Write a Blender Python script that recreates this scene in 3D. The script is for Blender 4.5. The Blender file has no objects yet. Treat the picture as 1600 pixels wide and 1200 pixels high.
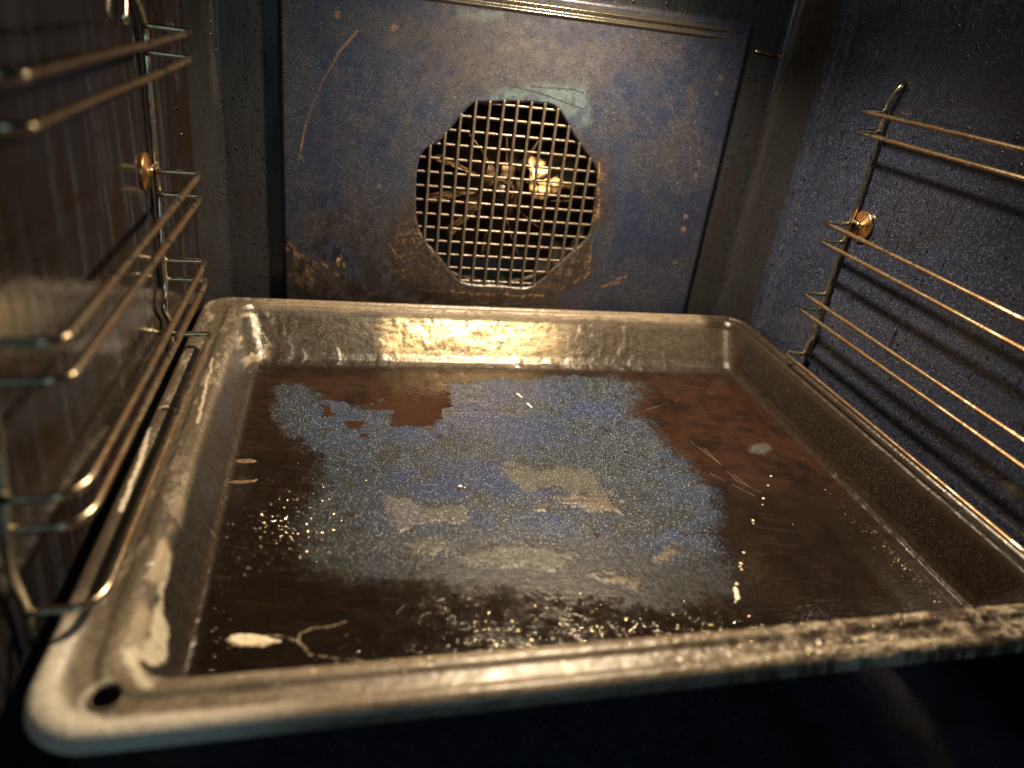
import bpy, bmesh, math, random
import numpy as np
from mathutils import Vector, Matrix
random.seed(7)
rng = np.random.default_rng(7)
S = bpy.context.scene
COL = S.collection

# ---------------------------------------------------------------- camera, world, lamps, exposure
cam_d = bpy.data.cameras.new("camera"); cam = bpy.data.objects.new("camera", cam_d); COL.objects.link(cam); S.camera = cam
CP = Vector((-0.10439, -0.24222, 0.32052))
YAW, PITCH, ROLL = -0.25171253, -0.46311168, -0.13373748
M3 = Matrix.Rotation(YAW, 3, 'Z') @ Matrix.Rotation(PITCH, 3, 'X') @ Matrix.Rotation(ROLL, 3, 'Y')
right, fwd, up = M3.col[0], M3.col[1], M3.col[2]
mw = Matrix((right, up, -fwd)).transposed().to_4x4(); mw.translation = CP
cam.matrix_world = mw
cam_d.lens = 25.906; cam_d.sensor_width = 36; cam_d.clip_start = .005; cam_d.clip_end = 50
cam_d.dof.use_dof = True; cam_d.dof.focus_distance = .46; cam_d.dof.aperture_fstop = 5.0

W = bpy.data.worlds.new("World"); S.world = W; W.use_nodes = True
W.node_tree.nodes["Background"].inputs[0].default_value = (.55, .78, 1, 1)
W.node_tree.nodes["Background"].inputs[1].default_value = .018
S.view_settings.view_transform = 'Standard'; S.view_settings.look = 'None'
S.view_settings.exposure = 0; S.view_settings.gamma = 1
S.view_settings.use_curve_mapping = False

LAMP = Vector((.060, .180, .4165))
ld = bpy.data.lights.new("oven_bulb", 'SPOT'); ld.energy = 16.5; ld.color = (1, .77, .50); ld.shadow_soft_size = .010
ld.spot_size = math.radians(140); ld.spot_blend = .9   # bulb recessed in the ceiling: shines down
lo = bpy.data.objects.new("oven_bulb", ld); lo.location = LAMP; COL.objects.link(lo); lo.rotation_euler = (0, math.radians(8), 0)
# daylight of the kitchen window behind the camera
wd = bpy.data.lights.new("kitchen_window", 'AREA'); wd.shape = 'RECTANGLE'; wd.size = .7; wd.size_y = .9; wd.energy = 4.0; wd.color = (.55, .86, 1)
wo = bpy.data.objects.new("kitchen_window", wd); wo.location = (.25, -1.9, .75); COL.objects.link(wo)
wo.rotation_euler = (Vector((0, .1, .15)) - wo.location).to_track_quat('-Z', 'Y').to_euler()

# outlines of stains and painted reflections, measured on the tray floor (x, y) and on the back panel (x, z), in 0.1 mm
PATCH = [(-1481,2054),(-1322,2106),(-1109,1864),(-948,1767),(-782,1899),(-679,1859),(-755,1569),(-476,1573),(-347,1912),(-352,2145),(302,2274),(961,2304),(1133,2206),(941,1810),(1001,1466),(1041,1233),(1060,883),(1008,636),(886,416),(864,213),(888,117),(839,-16),(567,-62),(340,-67),(145,8),(-119,66),(-388,83),(-557,156),(-788,212),(-961,201),(-1161,276),(-1184,457),(-1211,707),(-1173,929),(-1165,1176),(-1280,1380),(-1368,1600),(-1462,1837)]
ISLES = [[(-1188,1828),(-1140,1804),(-1105,1682),(-1151,1665)],[(-1043,1620),(-930,1606),(-943,1514),(-1007,1528)],[(-939,1469),(-882,1469),(-891,1410),(-929,1425)],[(-948,1767),(-372,2164),(-356,1912),(-476,1573),(-747,1577),(-705,1772)]]
REDBROWN = [(-1675,2184),(-315,2266),(-337,1886),(-478,1549),(-795,1546),(-1183,1681),(-1427,1881),(-1643,1751)]
REDBROWN2 = [(961,2304),(1859,2402),(2057,1649),(2052,862),(1480,874),(1031,819),(925,1386),(917,1809)]
DARKLEFT = [(-1647,774),(-1216,816),(-1159,233),(-851,92),(0,-64),(922,-148),(1938,-218),(2240,-304),(-1708,-321),(-1678,263)]
FLAKES = [[(125,792),(250,837),(463,845),(494,740),(461,665),(319,687),(188,749)],[(-85,699),(38,736),(82,694),(-51,659)],[(-822,834),(-688,813),(-630,689),(-673,558),(-771,537),(-828,695)],[(-728,460),(-585,469),(-502,416),(-596,363),(-686,396)],[(-469,376),(-302,417),(-37,415),(95,340),(23,257),(-234,262),(-416,303)],[(502,256),(630,375),(655,348),(611,285)],[(159,158),(267,189),(418,143),(366,93),(206,102)],[(-626,744),(-422,738),(-428,638),(-539,605),(-619,624)],[(-142,1134),(331,1130),(451,993),(373,866),(-34,906)]]
BLUES = [[(-778,1076),(-135,1168),(24,1000),(552,709),(826,366),(419,237),(87,502),(-261,465),(-490,740),(-787,862)],[(-374,2144),(875,2195),(865,1466),(-190,1310),(-802,1381)]]
STREAK_LIGHT = [[(-380,1884),(-181,1908),(-87,1893)],[(-418,1737),(-118,1751),(182,1723)],[(1038,1812),(1344,1961)],[(1253,1308),(1301,945),(1403,810)],[(1196,1387),(1353,877)],[(1163,1016),(1344,779)],[(-1676,968),(-1423,993)],[(-1674,1180),(-1506,1166)]]
CRACK = [(1558,975),(1336,686),(1211,541),(1038,304),(951,184),(848,37),(792,-77)]
FOAM = [[(-1486,-121),(-1443,-117),(-1391,-142),(-1343,-142),(-1268,-151),(-1206,-153)],[(-1370,-116),(-1296,-112),(-1206,-149),(-1196,-109),(-1146,-84),(-1081,-82),(-1016,-58)],[(-1206,-153),(-1179,-185),(-1147,-227)],[(-1147,-227),(-1040,-255),(-915,-279)]]
SLIVERS = [[(140,2020),(168,1955)],[(185,1882),(205,1811)]]
SCUFF = [(1597,1348),(1737,1388),(1755,1308),(1652,1230),(1561,1261)]
OCT = [(-220,2594),(-110,2625),(71,2647),(255,2657),(399,2637),(563,2453),(771,2227),(788,2076),(801,1855),(778,1717),(583,1498),(392,1302),(133,1294),(-163,1310),(-335,1480),(-508,1683),(-556,1926),(-543,2222),(-402,2353)]
CRUST = [(-536,1974),(-597,1830),(-728,1654),(-742,1432),(-638,1259),(-412,1182),(48,1134),(514,1183),(785,1333),(848,1497),(823,1730),(855,1934),(785,2313),(731,2252),(573,2454)]
CORNERB = [(-1515,1578),(-1366,1444),(-1043,1264),(-756,1202),(-261,1173),(56,1052),(-1556,983)]
OCHRE = [[(-1507,1555),(-1366,1395),(-1229,1178)],[(-1478,1462),(-1322,1299),(-1182,1103)],[(-1230,1403),(-947,1166)],[(-1502,1388),(-1422,1269)],[(-1093,1460),(-1055,1389)],[(-949,1269),(-852,1197)],[(-725,1581),(-644,1387),(-566,1289)],[(-514,1240),(-164,1215),(508,1226)],[(775,2288),(834,1932)],[(837,1654),(852,1417),(657,1299)],[(978,1315),(1202,1436)],[(1082,1348),(1158,1379)]]
ARC = [(-1001,2982),(-1113,2847),(-1213,2661),(-1283,2494),(-1333,2345),(-1360,2195)]
SPOTS = [(1567,1944),(1570,1841),(1587,2863),(1586,2964),(1573,2355),(1570,2259),(1563,1565),(-1128,3064),(-761,3032),(-1360,2153),(-824,1989)]
TEAL = [(-177,2623),(-29,2722),(282,2795),(606,2828),(660,2574),(597,2456),(398,2645),(70,2656)]
TEALTOP = [(-383,3190),(-40,3192),(-35,3154),(-356,3125)]
HAZE = [(-994,3013),(-422,3155),(10,3148),(459,3141),(949,3032),(512,2819),(-34,2763),(-384,2686),(-477,2758)]

# ---------------------------------------------------------------- numeric helpers
def _hash(ix, iy, seed):
    h = (ix.astype(np.int64) * 374761393 + iy.astype(np.int64) * 668265263 + seed * 1442695041) & 0xffffffff
    h = ((h ^ (h >> 13)) * 1274126177) & 0xffffffff
    return ((h ^ (h >> 16)) & 0xffff) / 65535.0
def vnoise(x, y, seed=0):
    ix, iy = np.floor(x), np.floor(y); fx, fy = x - ix, y - iy
    fx = fx * fx * (3 - 2 * fx); fy = fy * fy * (3 - 2 * fy)
    a, b, c, d = _hash(ix, iy, seed), _hash(ix + 1, iy, seed), _hash(ix, iy + 1, seed), _hash(ix + 1, iy + 1, seed)
    return (a * (1 - fx) + b * fx) * (1 - fy) + (c * (1 - fx) + d * fx) * fy
def fbm(x, y, s, seed=0, oct=4, gain=.5):
    r = 0; a = 1; t = 0
    for o in range(oct):
        r = r + a * vnoise(x * s + 17.3 * o, y * s - 9.1 * o, seed + o); t += a; a *= gain; s *= 2.03
    return r / t                                    # 0..1, mean .5
def sm(a, b, x):
    t = np.clip((x - a) / (b - a), 0, 1); return t * t * (3 - 2 * t)
def seg_dist(px, py, pts):
    best = np.full(px.shape, 9.); par = np.zeros(px.shape); n = len(pts) - 1
    for i in range(n):
        (ax, ay), (bx, by) = pts[i], pts[i + 1]
        dx, dy = bx - ax, by - ay; L = dx * dx + dy * dy + 1e-12
        t = np.clip(((px - ax) * dx + (py - ay) * dy) / L, 0, 1)
        d = np.hypot(px - ax - t * dx, py - ay - t * dy)
        m = d < best; best = np.where(m, d, best); par = np.where(m, (i + t) / n, par)
    return best, par
def poly_sd(px, py, poly):                          # signed distance, negative inside
    d, _ = seg_dist(px, py, list(poly) + [poly[0]])
    ins = np.zeros(px.shape, bool); n = len(poly); j = n - 1
    for i in range(n):
        (xi, yi), (xj, yj) = poly[i], poly[j]
        if yi != yj:
            ins ^= ((yi > py) != (yj > py)) & (px < (xj - xi) * (py - yi) / (yj - yi) + xi)
        j = i
    return np.where(ins, -d, d)
def mm(L): return [(a * 1e-4, b * 1e-4) for a, b in L]
def mixc(c, col, m):
    m = np.clip(m, 0, 1)[:, None]; return c * (1 - m) + np.array(col)[None, :] * m

# ---------------------------------------------------------------- object helpers
def props(o, label=None, cat=None, group=None, kind=None):
    for k, v in (('label', label), ('category', cat), ('group', group), ('kind', kind)):
        if v: o[k] = v
    return o
def link(name, data, mat=None, parent=None, loc=None):
    o = bpy.data.objects.new(name, data); COL.objects.link(o)
    if mat and data is not None and not data.materials: data.materials.append(mat)
    if parent: o.parent = parent
    if loc: o.location = loc
    return o
def mesh(name, verts, faces, mat=None, parent=None, smooth=True, org=(0, 0, 0), attrs=None):
    me = bpy.data.meshes.new(name)
    verts = np.asarray(verts, dtype=np.float64).reshape(-1, 3) - np.array(org)[None, :]
    if isinstance(faces, np.ndarray):
        nf, k = faces.shape
        me.vertices.add(len(verts)); me.vertices.foreach_set('co', verts.astype(np.float32).ravel())
        me.loops.add(nf * k); me.loops.foreach_set('vertex_index', faces.astype(np.int32).ravel())
        me.polygons.add(nf); me.polygons.foreach_set('loop_start', np.arange(0, nf * k, k, dtype=np.int32))
        try: me.polygons.foreach_set('loop_total', np.full(nf, k, dtype=np.int32))
        except Exception: pass
        me.update(calc_edges=True); me.validate()
    else:
        me.from_pydata([tuple(v) for v in verts], [], [tuple(f) for f in faces]); me.update()
    me.shade_smooth() if smooth else me.shade_flat()
    if attrs:
        for k, a in attrs.items():
            if a.ndim == 2:
                at = me.color_attributes.new(k, 'FLOAT_COLOR', 'POINT')
                at.data.foreach_set('color', np.hstack([a, np.ones((len(a), 1))]).astype(np.float32).ravel())
            else:
                at = me.attributes.new(k, 'FLOAT', 'POINT'); at.data.foreach_set('value', a.astype(np.float32))
    return link(name, me, mat, parent, None)
def grid_faces(nu, nv, wrap=False):                  # vertex index = i*nv + j ; i along u, j along v
    i = np.arange(nu if wrap else nu - 1)[:, None]; j = np.arange(nv - 1)[None, :]
    i2 = (i + 1) % nu
    return np.stack([i * nv + j, i2 * nv + j, i2 * nv + j + 1, i * nv + j + 1], -1).reshape(-1, 4)
def spline(pts, r, n=6):                             # rounded-corner polyline
    P = [Vector(p) for p in pts]; out = [P[0]]
    for i in range(1, len(P) - 1):
        a, b, c = P[i - 1], P[i], P[i + 1]
        u, w = (a - b), (c - b); k = min(r, u.length * .48, w.length * .48)
        s, e = b + u.normalized() * k, b + w.normalized() * k
        for t in range(n + 1):
            t /= n; out.append(s * (1 - t) ** 2 + b * 2 * t * (1 - t) + e * t * t)
    out.append(P[-1]); return out
def resample(P, step):
    out = [P[0]]
    for a, b in zip(P, P[1:]):
        k = max(1, int((b - a).length / step))
        for i in range(1, k + 1): out.append(a.lerp(b, i / k))
    return out
def tube(name, pts, r, mat, parent, org=(0, 0, 0), seg=12, rough=0.0, step=.004, taper=None, flat=1.0):
    P = resample(pts, step); V = []; n = len(P); prev = None; sd = random.random() * 50
    for i, p in enumerate(P):
        t = (P[min(i + 1, n - 1)] - P[max(i - 1, 0)]).normalized()
        if prev is None:
            a = Vector((0, 0, 1)) if abs(t.z) < .9 else Vector((1, 0, 0)); u = t.cross(a).normalized()
        else: u = (prev - t * prev.dot(t)).normalized()
        prev = u; w = t.cross(u)
        k = 1.0 if taper is None else taper(i / (n - 1))
        for s in range(seg):
            an = 2 * math.pi * s / seg
            rr = r * k * (1 + rough * (math.sin(i * 1.7 + sd + s * .9) * .5 + math.sin(i * .63 + s * 2.1 + sd) * .5))
            d = u * math.cos(an) + w * math.sin(an)
            if flat != 1: d = Vector((d.x, d.y, d.z * flat))
            V.append(p + d * rr)
    f = []
    for i in range(n - 1):
        for s in range(seg):
            s2 = (s + 1) % seg; f.append((i * seg + s, i * seg + s2, (i + 1) * seg + s2, (i + 1) * seg + s))
    f.append(tuple(range(seg - 1, -1, -1))); f.append(tuple((n - 1) * seg + s for s in range(seg)))
    return mesh(name, V, f, mat, parent, True, org)

# ---------------------------------------------------------------- material helpers
class NT:
    def __init__(s, name):
        s.m = bpy.data.materials.new(name); s.m.use_nodes = True; s.t = s.m.node_tree
        s.b = s.t.nodes['Principled BSDF']
    def n(s, typ, **kw):
        nd = s.t.nodes.new(typ)
        for k, v in kw.items():
            if k.startswith('_'): setattr(nd, k[1:], v)
        for k, v in kw.items():
            if not k.startswith('_'):
                key = int(k[1:]) if k[0] == 'i' and k[1:].isdigit() else k.replace('__', ' ')
                s.put(nd.inputs[key], v)
        return nd
    def put(s, sock, v):
        if isinstance(v, bpy.types.NodeSocket): s.t.links.new(v, sock)
        elif isinstance(v, tuple) and len(v) == 3 and sock.type == 'RGBA': sock.default_value = (*v, 1)
        else: sock.default_value = v
    def coord(s, sc=(1, 1, 1)):
        g = s.n('ShaderNodeNewGeometry'); m = s.n('ShaderNodeMapping', Scale=sc)
        s.t.links.new(g.outputs['Position'], m.inputs['Vector']); return m.outputs[0]
    def noise(s, vec, scale, detail=4, rough=.55, dist=0):
        return s.n('ShaderNodeTexNoise', Vector=vec, Scale=scale, Detail=detail, Roughness=rough, Distortion=dist).outputs['Fac']
    def vor(s, vec, scale, feat='F1', out='Distance', rand=1.0):
        nd = s.n('ShaderNodeTexVoronoi', _feature=feat, Vector=vec, Scale=scale, Randomness=rand); return nd.outputs[out]
    def ramp(s, x, a, b, lo=0.0, hi=1.0):
        nd = s.n('ShaderNodeMapRange', _interpolation_type='SMOOTHSTEP', i0=x, i1=a, i2=b, i3=lo, i4=hi); return nd.outputs[0]
    def math(s, op, a, b=0.0):
        nd = s.n('ShaderNodeMath', _operation=op); s.put(nd.inputs[0], a); s.put(nd.inputs[1], b); return nd.outputs[0]
    def mix(s, f, a, b):
        nd = s.n('ShaderNodeMix', _data_type='RGBA'); s.put(nd.inputs[0], f); s.put(nd.inputs[6], a); s.put(nd.inputs[7], b); return nd.outputs[2]
    def attr(s, name, col=False):
        nd = s.n('ShaderNodeAttribute', _attribute_name=name); return nd.outputs['Color' if col else 'Fac']
    def bump(s, h, strength, dist, prev=None):
        nd = s.n('ShaderNodeBump', Strength=strength, Distance=dist, Height=h)
        if prev is not None: s.t.links.new(prev, nd.inputs['Normal'])
        return nd.outputs[0]
    def out(s, **kw):
        for k, v in kw.items(): s.put(s.b.inputs[k.replace('__', ' ')], v)
        return s.m

def speck_layers(t, v):
    """fine pale flecks fused into vitreous enamel: two sizes"""
    a = t.ramp(t.noise(v, 1500, 2, .7), .60, .69)
    b = t.math('MULTIPLY', t.ramp(t.vor(v, 900), .34, .16), t.ramp(t.vor(v, 900, out='Color'), .55, .7, 0, .8))
    return t.math('MAXIMUM', a, b)

def painted_enamel(name, spmix=.74, spcol=(.52, .60, .72)):
    """base colour, gloss and fleck density come from the map of wear and painted light stored on the mesh"""
    t = NT(name); v = t.coord()
    sp = speck_layers(t, v); spk = t.math('MULTIPLY', sp, t.attr('fleck'))
    fine = t.noise(v, 900, 3, .6); mid = t.noise(v, 160, 4, .6)
    wv = t.n('ShaderNodeVectorMath', _operation='ADD'); t.t.links.new(t.coord((95, 150, 120)), wv.inputs[0]); nw = t.n('ShaderNodeTexNoise', Vector=v, Scale=240, Detail=3); t.t.links.new(nw.outputs['Color'], wv.inputs[1])
    crk = t.vor(wv.outputs[0], 1.0, 'DISTANCE_TO_EDGE'); wob = t.ramp(crk, .02, .12, 1, 0)
    ck = t.math('MULTIPLY', wob, t.attr('crackle'))
    c = t.attr('paint', True)
    c = t.mix(t.ramp(fine, .3, .75, .0, .7), c, t.mix(.7, c, (.005, .004, .004)))
    c = t.mix(t.math('MULTIPLY', ck, .9), c, (.006, .004, .003))
    c = t.mix(t.math('MULTIPLY', spk, spmix), c, spcol)
    n = t.bump(fine, t.attr('grain'), .00022)
    n = t.bump(mid, t.math('MULTIPLY', t.attr('grain'), .8), .0006, n)
    n = t.bump(ck, .25, .0004, n)
    t.put(t.b.inputs['Specular IOR Level'], t.math('SUBTRACT', .5, t.math('MULTIPLY', t.attr('dull'), .40)))
    r = t.math('ADD', t.attr('rough'), t.ramp(mid, .3, .7, -.07, .09))
    return t.out(Base__Color=c, Roughness=r, Normal=n, IOR=1.5, Metallic=t.attr('metal'))

def wall_enamel(name, base, greasec, grease, streak, fleck, rough, drip=.5):
    t = NT(name); v = t.coord()
    sp = speck_layers(t, v)
    st = t.noise(t.coord((90, 90, 9)), 1.0, 5, .65, .6)
    st2 = t.noise(t.coord((260, 260, 30)), 1.0, 4, .6, .3)
    blot = t.noise(v, 14, 5, .6, .4)
    g = t.ramp(t.math('ADD', t.math('MULTIPLY', st, streak), t.math('MULTIPLY', blot, 1 - streak)), .62 - grease * .35, .72 - grease * .2)
    c = t.mix(t.ramp(blot, .35, .7, 0, .45), base, tuple(k * .45 for k in base))
    c = t.mix(t.math('MULTIPLY', sp, fleck), c, (.5, .53, .58))
    c = t.mix(g, c, greasec)
    c = t.mix(t.ramp(st2, .5, .7, 0, .55 * grease + .1), c, tuple(k * .35 for k in greasec))
    if grease > .5: c = t.mix(t.math('MULTIPLY', t.ramp(t.noise(t.coord((150, 150, 11)), 1.0, 4, .6, .4), .50, .66), .75), c, (.034, .037, .046))
    pit = t.math('MULTIPLY', t.ramp(t.vor(v, 210), .24, .17), t.ramp(t.vor(v, 210, out='Color'), .50, .60))
    vd = t.coord((300, 300, 42)); dr = t.math('MULTIPLY', t.ramp(t.vor(vd, 1.0), .26, .16), t.ramp(t.vor(vd, 1.0, out='Color'), .60, .7))
    wp = t.ramp(t.noise(t.coord((14, 14, 60)), 1.0, 4, .6, 1.2), .56, .70)
    c = t.mix(t.math('MULTIPLY', wp, .45), c, greasec)
    c = t.mix(t.math('MAXIMUM', pit, t.math('MULTIPLY', dr, drip)), c, (.004, .0035, .0035))
    n = t.bump(t.noise(v, 520, 3, .6), .18, .0003)
    n = t.bump(st, .18 * streak, .0012, n)
    n = t.bump(pit, .4, .0006, n)
    r = t.math('ADD', rough, t.ramp(st2, .3, .75, -.08, .16))
    return t.out(Base__Color=c, Roughness=r, Normal=n, IOR=1.55)

def wire_metal(name, tint, burnt, amount, clean=False):
    t = NT(name); v = t.coord()
    m = t.ramp(t.noise(v, 95, 5, .7), .62 - amount * .3, .72 - amount * .25)
    if clean:                                        # less burnt-on grease near the back and front bends
        sx = t.n('ShaderNodeSeparateXYZ'); t.t.links.new(v, sx.inputs[0]); y = sx.outputs[1]
        m = t.math('MULTIPLY', m, t.math('MULTIPLY', t.ramp(y, .192, .165), t.ramp(y, -.034, -.015)))
    c = t.mix(m, tint, burnt)
    c = t.mix(t.ramp(t.noise(v, 420, 3), .52, .7, 0, .5), c, (.06, .032, .018))
    n = t.bump(t.noise(v, 900, 4, .6), .3, .0002)
    return t.out(Base__Color=c, Metallic=t.ramp(m, 0, 1, 1, .75), Roughness=t.ramp(m, 0, 1, .24, .36), Normal=n)

def plain(name, col, rough=.5, metal=0., nscale=200, amt=.4, emis=None):
    t = NT(name); v = t.coord(); nz = t.noise(v, nscale, 5, .6)
    c = t.mix(t.ramp(nz, .35, .7, 0, amt), col, tuple(k * .35 for k in col))
    t.out(Base__Color=c, Roughness=t.ramp(nz, .3, .7, rough - .07, rough + .1), Metallic=metal, Normal=t.bump(nz, .3, .0005))
    return t.m

M_TRAY = painted_enamel('tray_enamel')
M_PANEL = painted_enamel('fan_cover_enamel', .42, (.42, .46, .56))
M_WR = wall_enamel('side_wall_enamel_blue', (.014, .020, .044), (.018, .015, .013), .15, .35, .36, .19, .8)
M_WL = wall_enamel('side_wall_enamel_greasy', (.013, .0125, .015), (.014, .0085, .0055), .62, .8, .06, .11, .2)
M_BACK = wall_enamel('back_wall_enamel', (.016, .017, .020), (.020, .014, .010), .35, .6, .10, .30, .5)
M_CEIL = wall_enamel('ceiling_enamel', (.030, .030, .036), (.03, .022, .016), .3, .2, .2, .30, 0.)
M_REFLECTOR = plain('reflector_metal', (.95, .62, .27), .36, .8, 90, .5)
M_GLINT = plain('droplet_glint', (.95, .80, .52), .22, 1, 50, .1)  # pale gold metal stands in for lamp glints on the grease
M_HEM = plain('tray_hem_enamel', (.16, .17, .16), .28, 0, 300, .6)
M_BEAD = plain('top_bead_metal', (.22, .20, .17), .22, .85, 200, .5)
M_FLOOR = wall_enamel('floor_enamel', (.035, .042, .085), (.03, .02, .015), .2, .1, .5, .35, 0.)
M_CHROME = wire_metal('post_wire', (.70, .66, .50), (.20, .11, .05), .15)
M_RAIL = wire_metal('rail_wire', (.42, .36, .26), (.15, .092, .050), .80, True)
M_GRILLE = plain('grille_wire_metal', (.11, .085, .063), .36, .4, 500, .7)
M_BRASS = wire_metal('washer_metal', (.50, .30, .14), (.30, .14, .05), .4)
M_FAN = plain('fan_metal', (.16, .10, .055), .55, .6, 60, .8)
M_HEAT = plain('heating_element_metal', (.06, .05, .045), .45, .6, 150, .6)
M_CHAM = plain('chamber_enamel', (.03, .025, .024), .45, 0, 60, .6)
M_FOAM = plain('foam_residue', (.72, .62, .46), .45, 0, 600, .35)
M_SCRAP = plain('scrap_of_grease', (.15, .10, .055), .35, 0, 700, .8)
M_CRUMB = plain('pale_crumb', (.75, .66, .52), .5, 0, 900, .3)
M_GLASS = plain('lamp_glass', (.8, .75, .6), .15, 0, 50, .1)
tb = NT('lamp_bulb_glow'); M_BULB = tb.out(Base__Color=(.1, .08, .05), Emission__Color=(1, .80, .55), Emission__Strength=140.0)
M_TANC = plain('flaked_crust', (.20, .155, .095), .42, 0, 500, .7)
tdrop = NT('grease_droplet'); M_DROP = tdrop.out(Base__Color=(.022, .012, .007), Roughness=.10, IOR=2.1)

# ================================================================ OVEN
XL, XR, YB, ZC, ZFL, YF = -.208, .2245, .3045, .436, .034, -.135
oven = link('oven', None, loc=(.011, .09, ZFL))
props(oven, 'grimy dark enamel oven cavity with round fan grille in its back panel', 'oven')
OO = tuple(oven.location)

# ---- cavity shell: plan profile (half), swept vertically; rounded vertical corners, shallow vertical fold near the back
def plan(side):
    s = 1 if side > 0 else -1; xw = XR if s > 0 else XL; st = -.0045 if s > 0 else -.0080     # the wall steps inwards near the back
    P = [(xw, YF), (xw, .2500)]
    for k in range(1, 9):
        a = k / 8; P.append((xw + s * st * (a * a * (3 - 2 * a)), .2500 + .011 * a))
    rx, ry = .014, .036; cx, cy = xw + s * st - s * rx, YB - ry
    P.append((xw + s * st, cy))
    for k in range(1, 15):
        a = math.pi / 2 * k / 14; P.append((cx + s * rx * math.cos(a), cy + ry * math.sin(a)))
    return P
def wall_sheet(name, P, mat, z0=ZFL, z1=ZC):
    zs = [z0 + (z1 - z0) * k / 12 for k in range(13)]
    V = [(x, y, z) for (x, y) in P for z in zs]
    o = mesh(name, V, grid_faces(len(P), 13), mat, oven, True, OO); o.data.materials.append(M_BACK)
    for pl in o.data.polygons:                        # darker enamel paints in the shade of the rear corner
        if pl.index // 12 >= 10: pl.material_index = 1
    return o
wall_sheet('side_wall', plan(1), M_WR); wall_sheet('side_wall', plan(-1), M_WL)
GC = Vector((.0120, .297, .1975))                     # centre of the fan opening
def back_wall():
    x0, x1 = XL + .0080 + .014, XR - .0045 - .014; n = 96; V = []
    for k in range(n):
        a = 2 * math.pi * k / n; c, s = math.cos(a), math.sin(a)
        tx = ((x1 if c > 0 else x0) - GC.x) / c if abs(c) > 1e-6 else 9
        tz = ((ZC if s > 0 else ZFL) - GC.z) / s if abs(s) > 1e-6 else 9
        t = min(tx, tz)
        for q in (.088, .09, .11, t):
            if q == t: V.append((GC.x + c * t, YB, GC.z + s * t))
            else: V.append((GC.x + c * q, YB + (.004 if q == .088 else 0), GC.z + s * q))
    # exact corners
    for (cx, cz) in ((x0, ZFL), (x1, ZFL), (x1, ZC), (x0, ZC)):
        ks = [i for i in range(n)]; best = min(ks, key=lambda i: (V[i * 4 + 3][0] - cx) ** 2 + (V[i * 4 + 3][2] - cz) ** 2)
        V[best * 4 + 3] = (cx, YB, cz)
    return mesh('back_wall', V, grid_faces(n, 4, True), M_BACK, oven, False, OO)
back_wall()
# ceiling with a rolled edge at the back and two shallow stamped ribs
def ceiling():
    prof = []
    for k in range(60):
        y = YF + (YB - .012 - YF) * k / 59
        z = ZC - .004 * (math.exp(-((y - .262) / .006) ** 2) + .8 * math.exp(-((y - .236) / .006) ** 2)); prof.append((y, z))
    for k in range(1, 10):
        a = math.pi / 2 * k / 9; prof.append((YB - .012 + .0121 * math.sin(a), ZC - .0121 + .0121 * math.cos(a)))
    xs = np.linspace(XL - .006, XR + .006, 40); V = [(x, y, z) for x in xs for (y, z) in prof]
    return mesh('ceiling', V, grid_faces(40, len(prof)), M_CEIL, oven, True, OO)
ceiling()
xs = np.linspace(XL - .006, XR + .006, 40); ys = np.linspace(YF, YB, 40)
mesh('floor', [(x, y, ZFL + .003 * math.exp(-((y + .1) / .01) ** 2)) for x in xs for y in ys], grid_faces(40, 40), M_FLOOR, oven, True, OO)
# front frame round the opening
def front_frame():
    a = [(XL, ZFL), (XR, ZFL), (XR, ZC), (XL, ZC)]; b = [(XL - .045, ZFL - .03), (XR + .045, ZFL - .03), (XR + .045, ZC + .03), (XL - .045, ZC + .03)]
    V = [(x, YF, z) for x, z in a] + [(x, YF - .001, z) for x, z in b] + [(x, YF + .03, z) for x, z in b]
    f = [(i, (i + 1) % 4, 4 + (i + 1) % 4, 4 + i) for i in range(4)] + [(4 + i, 4 + (i + 1) % 4, 8 + (i + 1) % 4, 8 + i) for i in range(4)]
    return mesh('front_frame', V, f, M_CEIL, oven, False, OO)
front_frame()

# ---- lamp fitting in the ceiling
def lathe(name, prof, c, mat, parent, axis='z', n=40, org=OO):
    V = []
    for k in range(n):
        a = 2 * math.pi * k / n
        for r, h in prof:
            V.append((c[0] + r * math.cos(a), c[1] + r * math.sin(a), c[2] + h) if axis == 'z' else
                     ((c[0] + r * math.cos(a), c[1] + h, c[2] + r * math.sin(a)) if axis == 'y' else (c[0] + h, c[1] + r * math.cos(a), c[2] + r * math.sin(a))))
    return mesh(name, V, grid_faces(n, len(prof), True), mat, parent, True, org)
bulb = lathe('lamp_bulb', [(.0001, -.0125), (.004, -.0118), (.0065, -.0095), (.0075, -.006), (.007, -.001), (.006, .004)], (LAMP.x, LAMP.y, ZC - .0035), M_BULB, oven, 'z', 24)
socket = lathe('lamp_socket', [(.0001, -.0005), (.010, -.0005), (.012, -.001), (.016, -.003), (.026, -.003), (.028, -.001), (.028, .002)], (LAMP.x, LAMP.y, ZC), M_HEAT, oven)

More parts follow.
